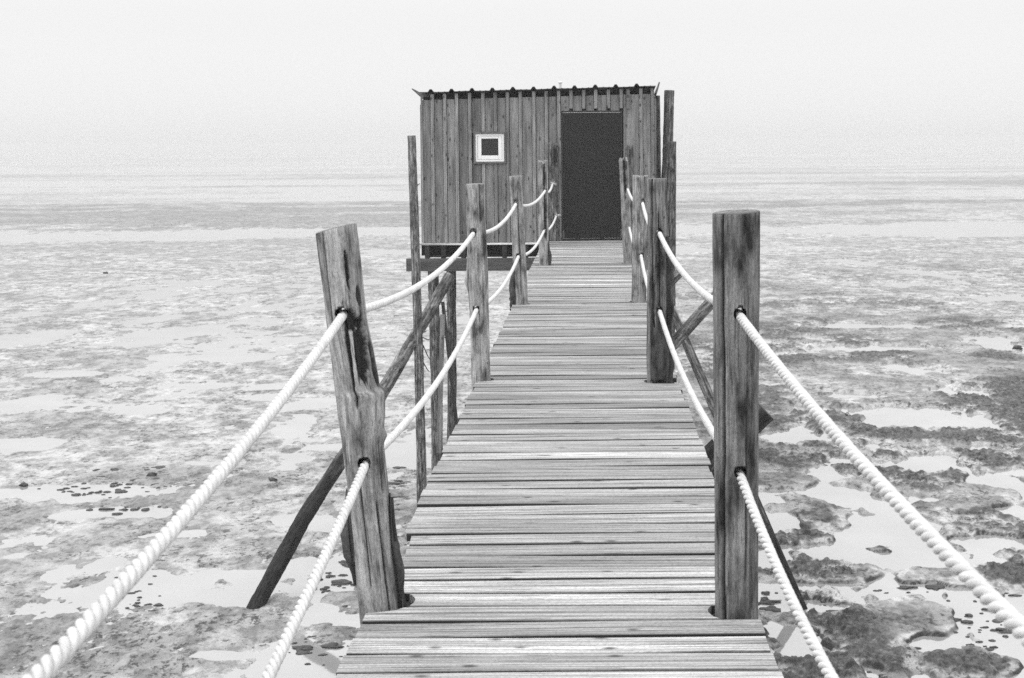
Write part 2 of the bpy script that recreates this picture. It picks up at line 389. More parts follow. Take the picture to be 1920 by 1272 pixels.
# ------------------------------------------------------------------ logs
def log(pts, rad, seed=1, nside=40, step=.03, rough=.05, knob=.0, cracks=(), hollows=(), knots=(), barkrough=0, top='flat', toptilt=(0, 0), tone=1.0, splint=0, noise_len=.35, tide=None, captone=1.25):
    """tapered trunk along pts (bottom to top); returns MB. rad: list per point. cracks: (angle, width, depth, z0, z1)."""
    pts = [Vector(p) for p in pts]
    L = [0]
    for a, b in zip(pts[:-1], pts[1:]): L.append(L[-1] + (b - a).length)
    n = max(4, int(L[-1] / step)); mb = MB(); rings = []
    rng = np.random.RandomState(seed)
    ax = (pts[-1] - pts[0]).normalized()
    ux = Vector((1, 0, 0)); ux = (ux - ax * ux.dot(ax)).normalized()
    if ux.length < .1: ux = Vector((0, 1, 0))
    uy = ax.cross(ux)
    th = np.arange(nside) / nside * 2 * math.pi
    V = []; G = []; Ro = []; T = []
    for i in range(n + 1):
        l = L[-1] * i / n
        k = max(j for j in range(len(L) - 1) if L[j] <= l + 1e-9); f = (l - L[k]) / (L[k + 1] - L[k])
        fs = f * f * (3 - 2 * f) if len(pts) > 2 else f
        c = pts[k].lerp(pts[k + 1], f); r = rad[k] * (1 - fs) + rad[k + 1] * fs
        cxn = np.cos(th); syn = np.sin(th)
        rr = r * (1 + rough * fbm(cxn * 1.2 + 10 + seed, l / noise_len + syn * 1.2, 3, seed) + rough * .35 * fbm(cxn * 5, l / .1 + syn * 5, 2, seed + 3))
        if barkrough: 
            bk = fbm(cxn * 3.5 + seed, l / .22 + syn * 3.5, 4, seed + 9, .6)
            rr = rr + r * barkrough * np.where(bk > .05, .5, -.35) * np.minimum(1, np.abs(bk - .05) * 8)
        ro = np.zeros(nside)
        if barkrough: ro = np.where(bk > .05, .55, 0.0)
        z = c.z
        for (ca, cw, cd, z0, z1) in cracks:
            wob = .12 * math.sin(l * 7 + seed) + .08 * math.sin(l * 23)
            d = np.abs((th - ca - wob * cw * 2 + math.pi) % (2 * math.pi) - math.pi)
            e = float(sstep(z0, z0 + .04, z)) * (1 - float(sstep(z1 - .04, z1, z)))
            q = np.clip(1 - d / cw, 0, 1) * e
            rr = rr - cd * q; ro = np.maximum(ro, np.clip(q * 1.6, 0, 1))
        for hw in hollows:
            ca, cz, wa, hz, dp, pw = hw[:6]; dr = hw[6] if len(hw) > 6 else 0
            ca = ca + dr * (z - cz)
            d = np.abs((th - ca + math.pi) % (2 * math.pi) - math.pi) / wa
            e = abs(z - cz) / hz
            nz = .22 * fbm(th * 2.0, np.full(nside, l / .12), 3, seed + 21) + .2 * fbm(th * 9.0, np.full(nside, l / .03), 2, seed + 23)
            q = np.clip((1 - np.sqrt(d * d + e * e) + nz * .7) * pw, 0, 1)
            rr = rr - dp * q; ro = np.maximum(ro, np.clip(q * 3.5, 0, .97))
        for (ca, cz, wa, hz, dp) in knots:
            d = np.abs((th - ca + math.pi) % (2 * math.pi) - math.pi) / wa
            q = np.exp(-(d * d + ((z - cz) / hz) ** 2))
            rr = rr + dp * q
        rr = np.maximum(rr, r * .15)
        for a in range(nside):
            p = c + ux * (rr[a] * cxn[a]) + uy * (rr[a] * syn[a])
            if i == n and toptilt != (0, 0): p.z += toptilt[0] * cxn[a] + toptilt[1] * syn[a]
            if i == n and splint: p.z += splint * float(vnoise(cxn[a] * 3, syn[a] * 3, seed + 40))
            V.append(p); G.append((cxn[a] * r * 1.0 + seed * 1.7, syn[a] * r + seed * .9, l)); Ro.append(ro[a]); T.append(tone if tide is None else tone * (.10 + .90 * float(sstep(tide[0], tide[1], p.z + .25 * vnoise(cxn[a] * 2, l * 3)))))
    fs_ = []
    for i in range(n):
        for a in range(nside):
            b = (a + 1) % nside
            fs_.append((i * nside + a, i * nside + b, (i + 1) * nside + b, (i + 1) * nside + a))
    # top cap: inset ring + fan
    b0 = n * nside; c = sum((V[b0 + a] for a in range(nside)), Vector()) / nside
    ring = []
    for s_ in (.93, .5):
        base = len(V)
        for a in range(nside):
            q = c.lerp(V[b0 + a], s_); q = q + ax * .004
            V.append(q); G.append((q.x * 3 + seed, q.y * 3, q.z)); Ro.append(Ro[b0 + a] * .6); T.append(tone * captone)
        ring.append(base)
    prev = b0
    for base in ring:
        for a in range(nside):
            b = (a + 1) % nside
            fs_.append((prev + a, prev + b, base + b, base + a))
        prev = base
    V.append(c + ax * .004); G.append((c.x * 3 + seed, c.y * 3, c.z)); Ro.append(0); T.append(tone * captone)
    for a in range(nside): fs_.append((prev + a, prev + (a + 1) % nside, len(V) - 1))
    fs_.append(tuple(range(nside - 1, -1, -1)))
    mb.add(V, fs_, G, T, Ro)
    return mb

def drill(o, holes, rad=.026):
    """cut the rope holes through a post (boolean, baked into the mesh)"""
    for (p, d) in holes:
        bm = bmesh.new()
        bmesh.ops.create_cone(bm, cap_ends=True, segments=20, radius1=rad, radius2=rad, depth=.6)
        q = Vector(d).to_track_quat('Z', 'Y').to_matrix().to_4x4(); q.translation = Vector(p)
        bmesh.ops.transform(bm, matrix=q, verts=bm.verts)
        me = bpy.data.meshes.new('cutter'); bm.to_mesh(me); bm.free()
        a = me.attributes.new('rot_shade', 'FLOAT', 'POINT'); a.data.foreach_set('value', np.ones(len(me.vertices), dtype=np.float32))
        c = bpy.data.objects.new('cutter', me); COL.objects.link(c)
        md = o.modifiers.new('b', 'BOOLEAN'); md.operation = 'DIFFERENCE'; md.object = c; md.solver = 'EXACT'
        bpy.context.view_layer.update()
        dg = bpy.context.evaluated_depsgraph_get()
        nm = bpy.data.meshes.new_from_object(o.evaluated_get(dg))
        o.modifiers.clear(); old = o.data
        if len(nm.polygons) > 10:
            o.data = nm; nm.name = o.name
        bpy.data.objects.remove(c); bpy.data.meshes.remove(me)

POSTG = 'rope posts along the walkway'
# (base px, top px, radius bottom, radius top, ...)
FRONT = -math.pi / 2
PI = math.pi
def post_xyz(bx, by, tx, ty):
    b = onz(bx, by, 0); t = at(tx, ty, b.y); return b, t
posts = {}
holes_px = {'L1': ((640, 592), (683, 872)), 'L2': ((887, 438), (893, 581)), 'L3': ((967, 383), (972, 481)), 'L4': ((1022, 358), (1020, 433)), 'L5': ((1036, 345), (1043, 405)),
            'R1': ((1387, 592), (1388, 889)), 'R2': ((1237, 438), (1237, 584)), 'R3': ((1205, 381), (1202, 479)), 'R4': ((1177, 355), (1180, 427)), 'R5': ((1172, 343), (1172, 402))}
hole3 = {}
def make_post(key, name, base, top, r0, r1, label, mat, seed, midr=None, **kw):
    b, t = post_xyz(*base, *top)
    d = (t - b) / (t.z - b.z)
    g = b + d * (Z0 - .3 - b.z)
    rb = r0 * 1.12
    pts = [g, b - d * .25, b]; rad = [rb, r0 * 1.02, r0]
    if midr:
        for f, (dx, r) in midr: pts.append(b.lerp(t, f) + Vector((dx, 0, 0))); rad.append(r)
    pts.append(t); rad.append(r1)
    mb = log(pts, rad, seed=seed, **kw)
    o = mb.build(name, mat, origin=(b.x, b.y, 0), smooth=True)
    tag(o, label, 'post', POSTG)
    posts[key] = (b, t, r0)
    hs = []
    for hp in holes_px[key]:
        p = at(*hp, b.y - r0 * .9); hs.append(p)
    hole3[key] = hs
    return o

pL1 = make_post('L1', 'walkway_post', (711, 1127), (630, 430), .069, .066, 'thick grey post leaning left at front, with a deep rotten hollow down its side', M_post, 3,
    midr=[(.2, (.002, .067)), (.42, (.006, .068)), (.53, (.017, .078)), (.560, (.020, .080)), (.578, (.012, .072)), (.66, (.008, .069)), (.76, (.0, .066))], nside=132, step=.008, rough=.05,
    hollows=[(FRONT + .03, .84, .10, .155, .016, 4, .35), (FRONT + .72, .85, .36, .125, .030, 5, 2.2), (FRONT + .40, .945, .44, .034, .022, 5), (FRONT + 1.30, .80, .22, .09, .014, 3), (FRONT + .36, .83, .07, .10, .010, 3, .8), (FRONT + .50, 1.10, .10, .08, .014, 3), (FRONT + 1.0, 1.02, .2, .04, .008, 2)],
    cracks=[(FRONT + .62, .08, .016, -.3, .36), (FRONT - .55, .06, .010, .9, 1.4), (FRONT - .15, .05, .008, .05, .42), (FRONT + 1.0, .05, .01, .35, .56)], knots=[(FRONT + 1.45, .55, .30, .018, .012), (FRONT + .25, .55, .2, .03, .006)], toptilt=(.010, -.004))
pR1 = make_post('R1', 'walkway_post', (1381, 1145), (1380, 399), .0705, .076, 'thick upright dark-stained post at front right with one long vertical crack', M_dpost, 5,
    nside=120, step=.012, rough=.022, cracks=[(FRONT - .72, .11, .022, -.5, 1.5), (FRONT + .35, .05, .006, .1, .7)], knots=[(FRONT + .2, .42, .3, .05, .006), (FRONT + .3, 1.12, .25, .05, .004)], toptilt=(.004, .002))
pL2 = make_post('L2', 'walkway_post', (902, 711), (891, 346), .062, .060, 'smooth grey post with a bulging knot on its left, second along the left ropes', M_post, 8,
    midr=[(.35, (0, .062)), (.55, (-.004, .068)), (.7, (0, .062))], nside=48, step=.025, rough=.045, knots=[(PI - .2, .64, .45, .045, .022)], cracks=[(FRONT + .5, .07, .008, 1.0, 1.5)], tone=1.15)
pR2 = make_post('R2', 'walkway_post', (1235, 714), (1232, 336), .073, .064, 'split post with strips of bark still on it, second along the right ropes', M_dpost, 12,
    nside=90, step=.02, rough=.05, cracks=[(FRONT - .62, .13, .024, -.2, 1.4), (FRONT + .1, .09, .016, -.1, 1.1)], hollows=[(FRONT + .1, .15, .5, .3, .010, 1.2), (FRONT - .5, .2, .2, .3, .012, 1.6)], tone=1.1)
pL3 = make_post('L3', 'walkway_post', (977, 570), (967, 331), .065, .060, 'plain grey post with straight sides, third along the left ropes', M_post, 15,
    nside=36, step=.04, rough=.05, cracks=[(FRONT + .2, .09, .008, .1, 1.1)])
pR3 = make_post('R3', 'walkway_post', (1198, 566), (1201, 331), .070, .073, 'pale broad post with a frayed top edge, third along the right ropes', M_post, 17,
    nside=36, step=.04, rough=.05, cracks=[(FRONT + .6, .1, .01, .2, 1.4)], splint=.012, tone=.9)
pL4 = make_post('L4', 'walkway_post', (1020, 497), (1018, 304), .064, .060, 'rotten post with its heart hollowed out, fourth along the left ropes', M_post, 19,
    nside=40, step=.03, rough=.06, hollows=[(FRONT + .35, 1.1, .35, .2, .05, 3), (FRONT + .5, .60, .4, .30, .035, 2.5)], splint=.03)
pR4 = make_post('R4', 'walkway_post', (1178, 494), (1169, 299), .062, .058, 'post with an open hollow at its top beside the door, fourth along the right ropes', M_post, 23,
    nside=40, step=.03, rough=.06, hollows=[(FRONT + .1, 1.18, .5, .35, .05, 2.5)], splint=.05, tone=.9)
pL5 = make_post('L5', 'walkway_post', (1040, 452), (1037, 271), .080, .072, 'bark-covered post against the hut, left of the dark door', M_bark, 27,
    nside=40, step=.03, rough=.06, barkrough=.12, hollows=[(FRONT + .5, 1.3, .5, .15, .03, 2)], splint=.05, tone=1.1)
pR5 = make_post('R5', 'walkway_post', (1186, 452), (1180, 277), .070, .062, 'gnarled bark-covered post against the hut, right of the dark door', M_bark, 29,
    nside=40, step=.03, rough=.08, barkrough=.12, splint=.06, tone=1.0)
for k, o in (('L1', pL1), ('R1', pR1), ('L2', pL2), ('R2', pR2), ('L3', pL3), ('R3', pR3), ('L4', pL4)):
    drill(o, [(p + Vector((0, 0, .006)), (.0, 1, .0)) for p in hole3[k]], .0200 if k in ('L1', 'R1') else .0195)

# bark left on the back of two posts
def bark_slab(b, t, r, a0, a1, z0, z1, seed, thick=.02, step=.025):
    mb = MB(); na = 16; nz = max(3, int((z1 - z0) / step)); V = []; G = []; Ro = []
    for s_ in (0, 1):
        for i in range(nz + 1):
            z = z0 + (z1 - z0) * i / nz; c = b + (t - b) * (z / t.z)
            for a in range(na + 1):
                f = a / na
                th = a0 + (a1 - a0) * f
                e = (1 - abs(2 * f - 1) ** 4)
                rg = float(fbm(np.array([f * 5 + seed]), np.array([z / .1]), 3, seed)[0])
                ez = 1 - abs(2 * i / nz - 1) ** 3
                rr = r + .002 + (thick * (.25 + .75 * e) * (.15 + .85 * ez) * (1 + .6 * rg) if s_ else -.006)
                zz = z + (.14 * float(vnoise(np.array([f * 6]), np.array([seed * 1.0]), seed)[0]) if i in (0, nz) else 0)
                V.append((c.x + rr * math.cos(th), c.y + rr * math.sin(th), zz)); G.append((math.cos(th) * r + seed, math.sin(th) * r, z)); Ro.append(.45)
    m_ = (nz + 1) * (na + 1); fs = []
    for s_ in (0, 1):
        for i in range(nz):
            for a in range(na):
                q = [s_ * m_ + i * (na + 1) + a, s_ * m_ + i * (na + 1) + a + 1, s_ * m_ + (i + 1) * (na + 1) + a + 1, s_ * m_ + (i + 1) * (na + 1) + a]
                fs.append(tuple(q if s_ else q[::-1]))
    for i in range(nz):
        for a in (0, na):
            q = [i * (na + 1) + a, (i + 1) * (na + 1) + a, m_ + (i + 1) * (na + 1) + a, m_ + i * (na + 1) + a]; fs.append(tuple(q if a == 0 else q[::-1]))
    for a in range(na):
        for i in (0, nz):
            q = [i * (na + 1) + a, i * (na + 1) + a + 1, m_ + i * (na + 1) + a + 1, m_ + i * (na + 1) + a]; fs.append(tuple(q if i == 0 else q[::-1]))
    mb.add(V, fs, G, .7, Ro); return mb
b, t, r = posts['L1']; bark_slab(b, t, r, -.35, .7, -.12, .23, 4, .024).build('bark', M_bark, pL1, smooth=True)['label'] = 'dark strip of bark left on the right side of the post foot'
bark_slab(b, t, r, PI - .3, PI + .45, .10, .31, 14, .022).build('bark', M_bark, pL1, smooth=True)['label'] = 'dark flap of bark left on the left side of the post foot'
b, t, r = posts['R2']; bark_slab(b, t, r, -.75, 1.4, -.25, .95, 6, .022).build('bark', M_bark, pR2, smooth=True)['label'] = 'dark strip of bark peeling off the right side of the post'

bark_slab(b, t, r, FRONT - .75, FRONT + .9, .0, .36, 9, .014, .012).build('bark', M_bark, pR2, smooth=True)['label'] = 'flaking dark bark left on the front of the post foot'
b, t, r = posts['L3']; bark_slab(b, t, r, PI - .45, PI + .75, -.16, .31, 22, .034).build('bark', M_bark, pL3, smooth=True)['label'] = 'dark slab of bark hanging on the outer side of the post foot'
b, t, r = posts['L4']; bark_slab(b, t, r, -.5, .6, -.05, .2, 24, .026).build('bark', M_bark, pL4, smooth=True)['label'] = 'dark splinter of bark on the deck side of the post foot'
# ------------------------------------------------------------------ walkway deck
XL, XR = -.738, .555
walk = empty('walkway', (0, 0, 0))
tag(walk, 'long narrow boardwalk of weathered grey planks leading to the hut door', 'walkway')
def deck():
    mb = MB(); PW = .1455; GAP = .0125
    rng = random.Random(5)
    holes = [(b.x, b.y, r + .022 + (.028 if k == 'L1' else 0), k) for k, (b, t, r) in posts.items()]
    y = 0.12; pid = 0
    tones = {}
    yend = onz(1110, 452, 0).y + .085
    seq = []
    while y < yend:
        y1 = min(y + PW - GAP * rng.uniform(.8, 1.3), yend)
        pid += 1
        xl = XL + rng.uniform(-.008, .008); xr = XR + rng.uniform(-.008, .008) - (.022 if y < 4.45 else 0)
        K = 15; ysm = [y + (y1 - y) * k / (K - 1) for k in range(K)]; ysm[1] = y + .006; ysm[-2] = y1 - .006; ysm[6] = ysm[7] - .006; ysm[8] = ysm[7] + .006
        # profile: rounded edges and two shallow grooves
        prof = []; seam_shade = []
        for k in range(K):
            d = min(ysm[k] - y, y1 - ysm[k])
            z = -.004 * max(0, 1 - d / .007) ** 1.5
            if k in (7,): z -= .004
            if k in (3, 11): z -= .0015
            seam_shade.append(.96 if k in (0, K - 1) else (.10 if k in (1, K - 2) else (.72 if k == 7 else (.16 if k in (3, 11) else 0))))  # shade of the plank gaps painted on board edges; grooves darkened too
            prof.append(z)
        z0 = rng.uniform(-.0015, .001); tilt = rng.uniform(-.002, .002); tl2 = rng.uniform(-.003, .003)
        tone = rng.choice([.55, .64, .70, .76, .80, .84, .9, .95, 1.0, 1.25]) if rng.random() < .8 else rng.uniform(.65, .8)
        if 4.58 < y < 4.99: tone = 1.18 + .08 * rng.random()
        elif 4.99 <= y < 5.6: tone = .72 + .08 * rng.random()
        elif 5.6 <= y < 5.85: tone = 1.0
        elif 4.12 < y < 4.25: tone = 1.25
        elif 4.25 <= y < 4.41: tone = .74
        xs0 = []; xs1 = []
        for yy in ysm:
            a, b_ = xl, xr
            for cx, cy, rr, k in holes:
                dy = abs(yy - cy)
                if dy < rr:
                    w_ = math.sqrt(rr * rr - dy * dy)
                    if cx < 0: a = max(a, cx + w_)
                    else: b_ = min(b_, cx - w_)
            if 4.72 < yy < 5.52: a = max(a, -.668 + .012 * math.sin(pid * 2.1) - (yy - 4.7) * .06)
            if 4.65 < yy < 5.6: b_ = min(b_, XR - .03 - max(0, .05 - (yy - 4.65) * .05))
            xs0.append(a); xs1.append(b_)
        NX = 9; V = []; G = []; Rt = []
        ox = rng.uniform(0, 50)
        for s_ in (0, 1):
            for k in range(K):
                for j in range(NX):
                    x = xs0[k] + (xs1[k] - xs0[k]) * j / (NX - 1)
                    wav = .0025 * math.sin(x * 2.2 + pid * 1.9)
                    yy = ysm[k] + (.0025 * math.sin(x * 5 + pid * 3) if k in (0, K - 1) else 0)
                    Rt.append(seam_shade[k] if s_ == 0 else (.97 if k in (0, K - 1) else .4)); z = (z0 + wav + prof[k] + tilt * (k / (K - 1) - .5) + tl2 * x) if s_ == 0 else -.030
                    V.append((x, yy, z)); G.append((yy + pid * 3.31, z * .5 + pid * 1.7, x + ox))
        m_ = K * NX; fs = []
        for k in range(K - 1):
            for j in range(NX - 1):
                q = (k * NX + j, k * NX + j + 1, (k + 1) * NX + j + 1, (k + 1) * NX + j)
                fs.append(q); fs.append(tuple(m_ + i for i in q[::-1]))
        for j in range(NX - 1):
            fs.append((j + 1, j, m_ + j, m_ + j + 1)); e = (K - 1) * NX; fs.append((e + j, e + j + 1, m_ + e + j + 1, m_ + e + j))
        for k in range(K - 1):
            fs.append((k * NX, (k + 1) * NX, m_ + (k + 1) * NX, m_ + k * NX)); e = NX - 1
            fs.append(((k + 1) * NX + e, k * NX + e, m_ + k * NX + e, m_ + (k + 1) * NX + e))
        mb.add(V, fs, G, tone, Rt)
        y = y + PW
    print('planks', pid)
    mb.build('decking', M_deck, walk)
    for x in (-.60, -.08, .37):
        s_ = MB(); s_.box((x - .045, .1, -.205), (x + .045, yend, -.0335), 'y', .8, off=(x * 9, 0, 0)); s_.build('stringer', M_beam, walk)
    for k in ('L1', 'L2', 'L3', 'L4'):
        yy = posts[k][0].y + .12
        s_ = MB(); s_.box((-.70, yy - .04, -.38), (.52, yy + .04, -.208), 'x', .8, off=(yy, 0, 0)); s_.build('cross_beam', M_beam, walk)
deck()

# ------------------------------------------------------------------ ropes
def rope(name, pts, sags, label, R_=.0150, lay=.105, extra=None):
    """three-strand laid rope through the given holes"""
    P = []
    for (a, b_, s_) in zip(pts[:-1], pts[1:], sags):
        n = max(12, int((b_ - a).length / .05))
        for i in range(n):
            f = i / n; q = a.lerp(b_, f); q.z -= 4 * s_ * f * (1 - f); P.append(q)
    P.append(pts[-1])
    if extra: P = extra + P
    P = np.array([tuple(p) for p in P])
    seg = np.linalg.norm(np.diff(P, axis=0), axis=1); L = np.concatenate([[0], np.cumsum(seg)])
    ns = int(L[-1] / lay * 12); ls = np.linspace(0, L[-1], ns)
    C = np.stack([np.interp(ls, L, P[:, i]) for i in range(3)], 1)
    for i in range(3):   # soften the corners at the holes
        k = np.ones(7) / 7; C[4:-4, i] = np.convolve(C[:, i], k, 'same')[4:-4]
    Tn = np.gradient(C, axis=0); Tn /= np.linalg.norm(Tn, axis=1)[:, None]
    U = np.cross(Tn, np.array([0, 0, 1.0])); U /= np.linalg.norm(U, axis=1)[:, None]; W = np.cross(U, Tn)
    mb = MB(); ms = 9; rs = R_ * .50; rc = R_ * .53
    for s_ in range(3):
        ph = ls / lay * 2 * math.pi + s_ * 2 * math.pi / 3
        jit = 1 + .04 * np.sin(ls * 31 + s_)
        D = U * np.cos(ph)[:, None] + W * np.sin(ph)[:, None]
        E = -U * np.sin(ph)[:, None] + W * np.cos(ph)[:, None]
        cc = C + D * (rc * jit)[:, None]
        V = []
        G = []
        for a in range(ms):
            an = 2 * math.pi * a / ms
            V.append(cc + D * (rs * 1.0 * math.cos(an)) + E * (rs * 1.12 * math.sin(an)))
            G.append(np.stack([np.full(ns, math.cos(an) * .02 + s_), np.full(ns, math.sin(an) * .02), ls], 1))
        V = np.stack(V, 1).reshape(-1, 3); G = np.stack(G, 1).reshape(-1, 3)
        fs = []
        for i in range(ns - 1):
            for a in range(ms):
                b_ = (a + 1) % ms
                fs.append((i * ms + a, i * ms + b_, (i + 1) * ms + b_, (i + 1) * ms + a))
        fs.append(tuple(range(ms - 1, -1, -1))); fs.append(tuple((ns - 1) * ms + a for a in range(ms)))
        mb.add(V.tolist(), fs, G.tolist(), 1.0)
    o = mb.build(name, M_rope, origin=tuple(pts[0]), smooth=True)
    tag(o, label, 'rope', 'white hand ropes of the walkway')
    return o
def lead(start, k, a, b_, ymin):
    """run of rope from the first post back past the viewer"""
    out = []; s_ = start.y - ymin; n = 60
    for i in range(n, 0, -1):
        s = s_ * i / n; out.append(Vector((start.x + k * s, start.y - s, start.z - a * s + b_ * s * s)))
    return out
def holes_seq(keys, j):
    return [hole3[k][j] + Vector((0, .05, 0)) for k in keys]
def sg(pts, s_): return [s_ * (1 if i < 3 else .8) * ((pts[i + 1] - pts[i]).length / 4.4) ** 2 for i in range(len(pts) - 1)]
KL = ('L1', 'L2', 'L3', 'L4', 'L5'); KR = ('R1', 'R2', 'R3', 'R4', 'R5')
p = holes_seq(KL, 0); rLu = rope('hand_rope', p, sg(p, .085), 'upper white rope on the left side, running out at the bottom left corner', extra=lead(p[0], .03, .0897, .0142, -.6))
p = holes_seq(KL, 1); rLl = rope('hand_rope', p, sg(p, .085), 'lower white rope on the left side, through the feet of the left posts', extra=lead(p[0], .02, .0975, .0141, -.6))
p = holes_seq(KR, 0); rRu = rope('hand_rope', p, sg(p, .075), 'upper white rope on the right side, running out at the lower right edge', extra=lead(p[0], .047, .0899, .0156, -.6))
p = holes_seq(KR, 1); rRl = rope('hand_rope', p, sg(p, .085), 'lower white rope on the right side, through the feet of the right posts', extra=lead(p[0], .047, .20, .065, .8))

def tuft(o, c, seed):
    mb = MB(); rng = random.Random(seed)
    for i in range(16):
        d = Vector((rng.uniform(-.6, 1), rng.uniform(-1, -.2), rng.uniform(-.3, .9))).normalized(); l = rng.uniform(.05, .10)
        sx_ = d.cross(Vector((0, 0, 1))).normalized(); sy_ = d.cross(sx_); r_ = .006
        V = []
        for f, q in ((0, 1), (.6, .9), (1, .4)):
            for a in range(5):
                V.append(c + d * l * f + (sx_ * math.cos(a * 1.2566) + sy_ * math.sin(a * 1.2566)) * r_ * q + Vector((0, 0, -.02 * f * f)))
        fs = [(i_ * 5 + a, i_ * 5 + (a + 1) % 5, i_ * 5 + 5 + (a + 1) % 5, i_ * 5 + 5 + a) for i_ in (0, 1) for a in range(5)] + [(10, 11, 12, 13, 14)]
        mb.add(V, fs)
    mb.build('frayed_end', M_rope, o, origin=tuple(c), smooth=True)
tuft(rLu, hole3['L5'][0] + Vector((.0, -.02, 0)), 1); tuft(rLl, hole3['L5'][1] + Vector((0, -.02, 0)), 2)

# ------------------------------------------------------------------ hut
YF = at(1100, 452, 22).y
YF = onz(1110, 452.0, 0).y + .12           # facade plane
def hx(px, py=300): return at(px, py, YF).x
def hz(py, px=1000): return at(px, py, YF).z
hut = empty('fishing_hut', (hx(1010), YF, 0))
tag(hut, 'small square fishing hut of grey vertical boards on stilts, with a low metal roof', 'hut')
xl, xr = hx(790), hx(1229); ztl, ztr = at(790, 176, YF).z, at(1229, 164, YF).z
zb = at(900, 455, YF).z; DEP = 3.2
def zt(x): return ztl + (ztr - ztl) * (x - xl) / (xr - xl)
dx0, dx1, dz1 = hx(1053.5), hx(1166.5), at(1110, 208, YF).z
dzb = .012
wx0, wx1, wz0, wz1 = hx(888.7), hx(949), at(918, 306.8, YF).z, at(918, 248, YF).z
def wall():
    mb = MB(); rng = random.Random(3)
    bat = [hx(q) for q in (811.7, 835, 857.4, 881.9, 906.7, 929.7, 952.7, 976.6, 1002, 1025, 1048.5, 1071.5, 1095.4, 1117.8, 1141.7, 1165.6, 1178.5, 1202.4, 1223.9)]
    edges = [xl] + [q for q in bat if abs(q - hx(1178.5)) > .01] + [xr]
    for i, (a, c) in enumerate(zip(edges[:-1], edges[1:])):
        tone = rng.choice([.78, .85, .92, 1.0, 1.05, 1.12]); 
        if i in (3, 4): tone = .62
        top = zt((a + c) / 2) - .10
        th = rng.uniform(-.002, .003)
        spans = [(zb, top)]
        mid = (a + c) / 2
        if dx0 - .02 < mid < dx1 + .01: spans = [(dz1 + .004, top)]
        if wx0 + .04 < mid < wx1 - .04: spans = [(zb, wz0 + .02), (wz1 - .02, top)]
        a += .009 if i else 0; c -= .009 if i < len(edges) - 2 else 0
        ga_, gc_ = (a + .022 if i else a), (c - .022 if i < len(edges) - 2 else c)
        rects = []
        if gc_ > dx0 and ga_ < dx1:
            rects.append((max(ga_, dx0 - .5), min(gc_, dx1 + .5), dz1 + .0005, top))
            if ga_ < dx0 - .002: rects.append((ga_, dx0 - .001, zb, dz1 + .0002))
            if gc_ > dx1 + .002: rects.append((dx1 + .001, gc_, zb, dz1 + .0002))
        else: rects = [(ga_, gc_, s0, s1) for s0, s1 in spans]
        for (q0, q1, s0, s1) in rects:
            mb.box((q0, YF + th, s0), (q1, YF + .020, s1), 'z', tone, off=(i * 2.7, i, i * 1.3), bev=.002)
    for i, x in enumerate(bat + [xl + .015]):
        tone = rng.choice([.85, 1.0, 1.1, 1.2]); wd = .026 if i < len(bat) else .014
        spans = [(zb, zt(x) - .012)]
        if dx0 + .01 < x < dx1 + .02: spans = [(dz1 + .028 + rng.uniform(0, .01), zt(x) - .012)]
        elif abs(x - hx(1178.5)) < .01: spans = [(zt(x) - .33, zt(x) - .012)]
        elif wx0 - .01 < x < wx1 + .0: spans = [(zb, wz0 - .003), (wz1 + .003, zt(x) - .012)]
        for s0, s1 in spans:
            mb.box((x - wd, YF - .026, s0), (x + wd, YF - .0035, s1), 'z', tone, off=(i * 3.9 + 70, i, i * 2.3), bev=.003)
    mb.build('front_wall', M_wall, hut)
    s_ = MB(); s_.box((xl + .002, YF + .0205, zb), (dx0 - .001, YF + .03, ztl - .11), 'z', .35); s_.box((dx1 + .001, YF + .0205, zb), (xr - .002, YF + .03, ztr - .12), 'z', .35); s_.box((dx0 - .001, YF + .0205, dz1 + .001), (dx1 + .001, YF + .03, ztr - .14), 'z', .35)
    s_.build('wall_backing', M_beam, hut)
    s_ = MB()
    s_.box((xl, YF + .031, zb), (xl + .03, YF + DEP, zt(xl) - .16), 'z', .8); s2_ = MB(); s2_.box((xr - .03, YF + .031, zb), (xr, YF + DEP, zt(xr) - .16), 'z', .8)
    for k in range(15):
        yy = YF + .12 + k * .205
        s_.box((xl - .022, yy - .026, zb), (xl - .002, yy + .026, zt(xl) - .17), 'z', .9, off=(k * 3, 0, 0)); s2_.box((xr + .002, yy - .026, zb), (xr + .022, yy + .026, zt(xr) - .17), 'z', .9, off=(k * 5, 0, 0))
    s_.build('side_wall', M_wall, hut); s2_.build('side_wall', M_wall, hut)
    s_ = MB(); s_.box((xl + .032, YF + DEP - .03, zb), (xr - .032, YF + DEP, zt(xl) - .245), 'z', .9); s_.build('back_wall', M_wall, hut)
    s_ = MB(); s_.box((xl + .032, YF + .06, zt(xl) - .16), (xr - .032, YF + .13, zt(xl) - .045), 'x', .25); s_.build('wall_plate', M_beam, hut)
wall()
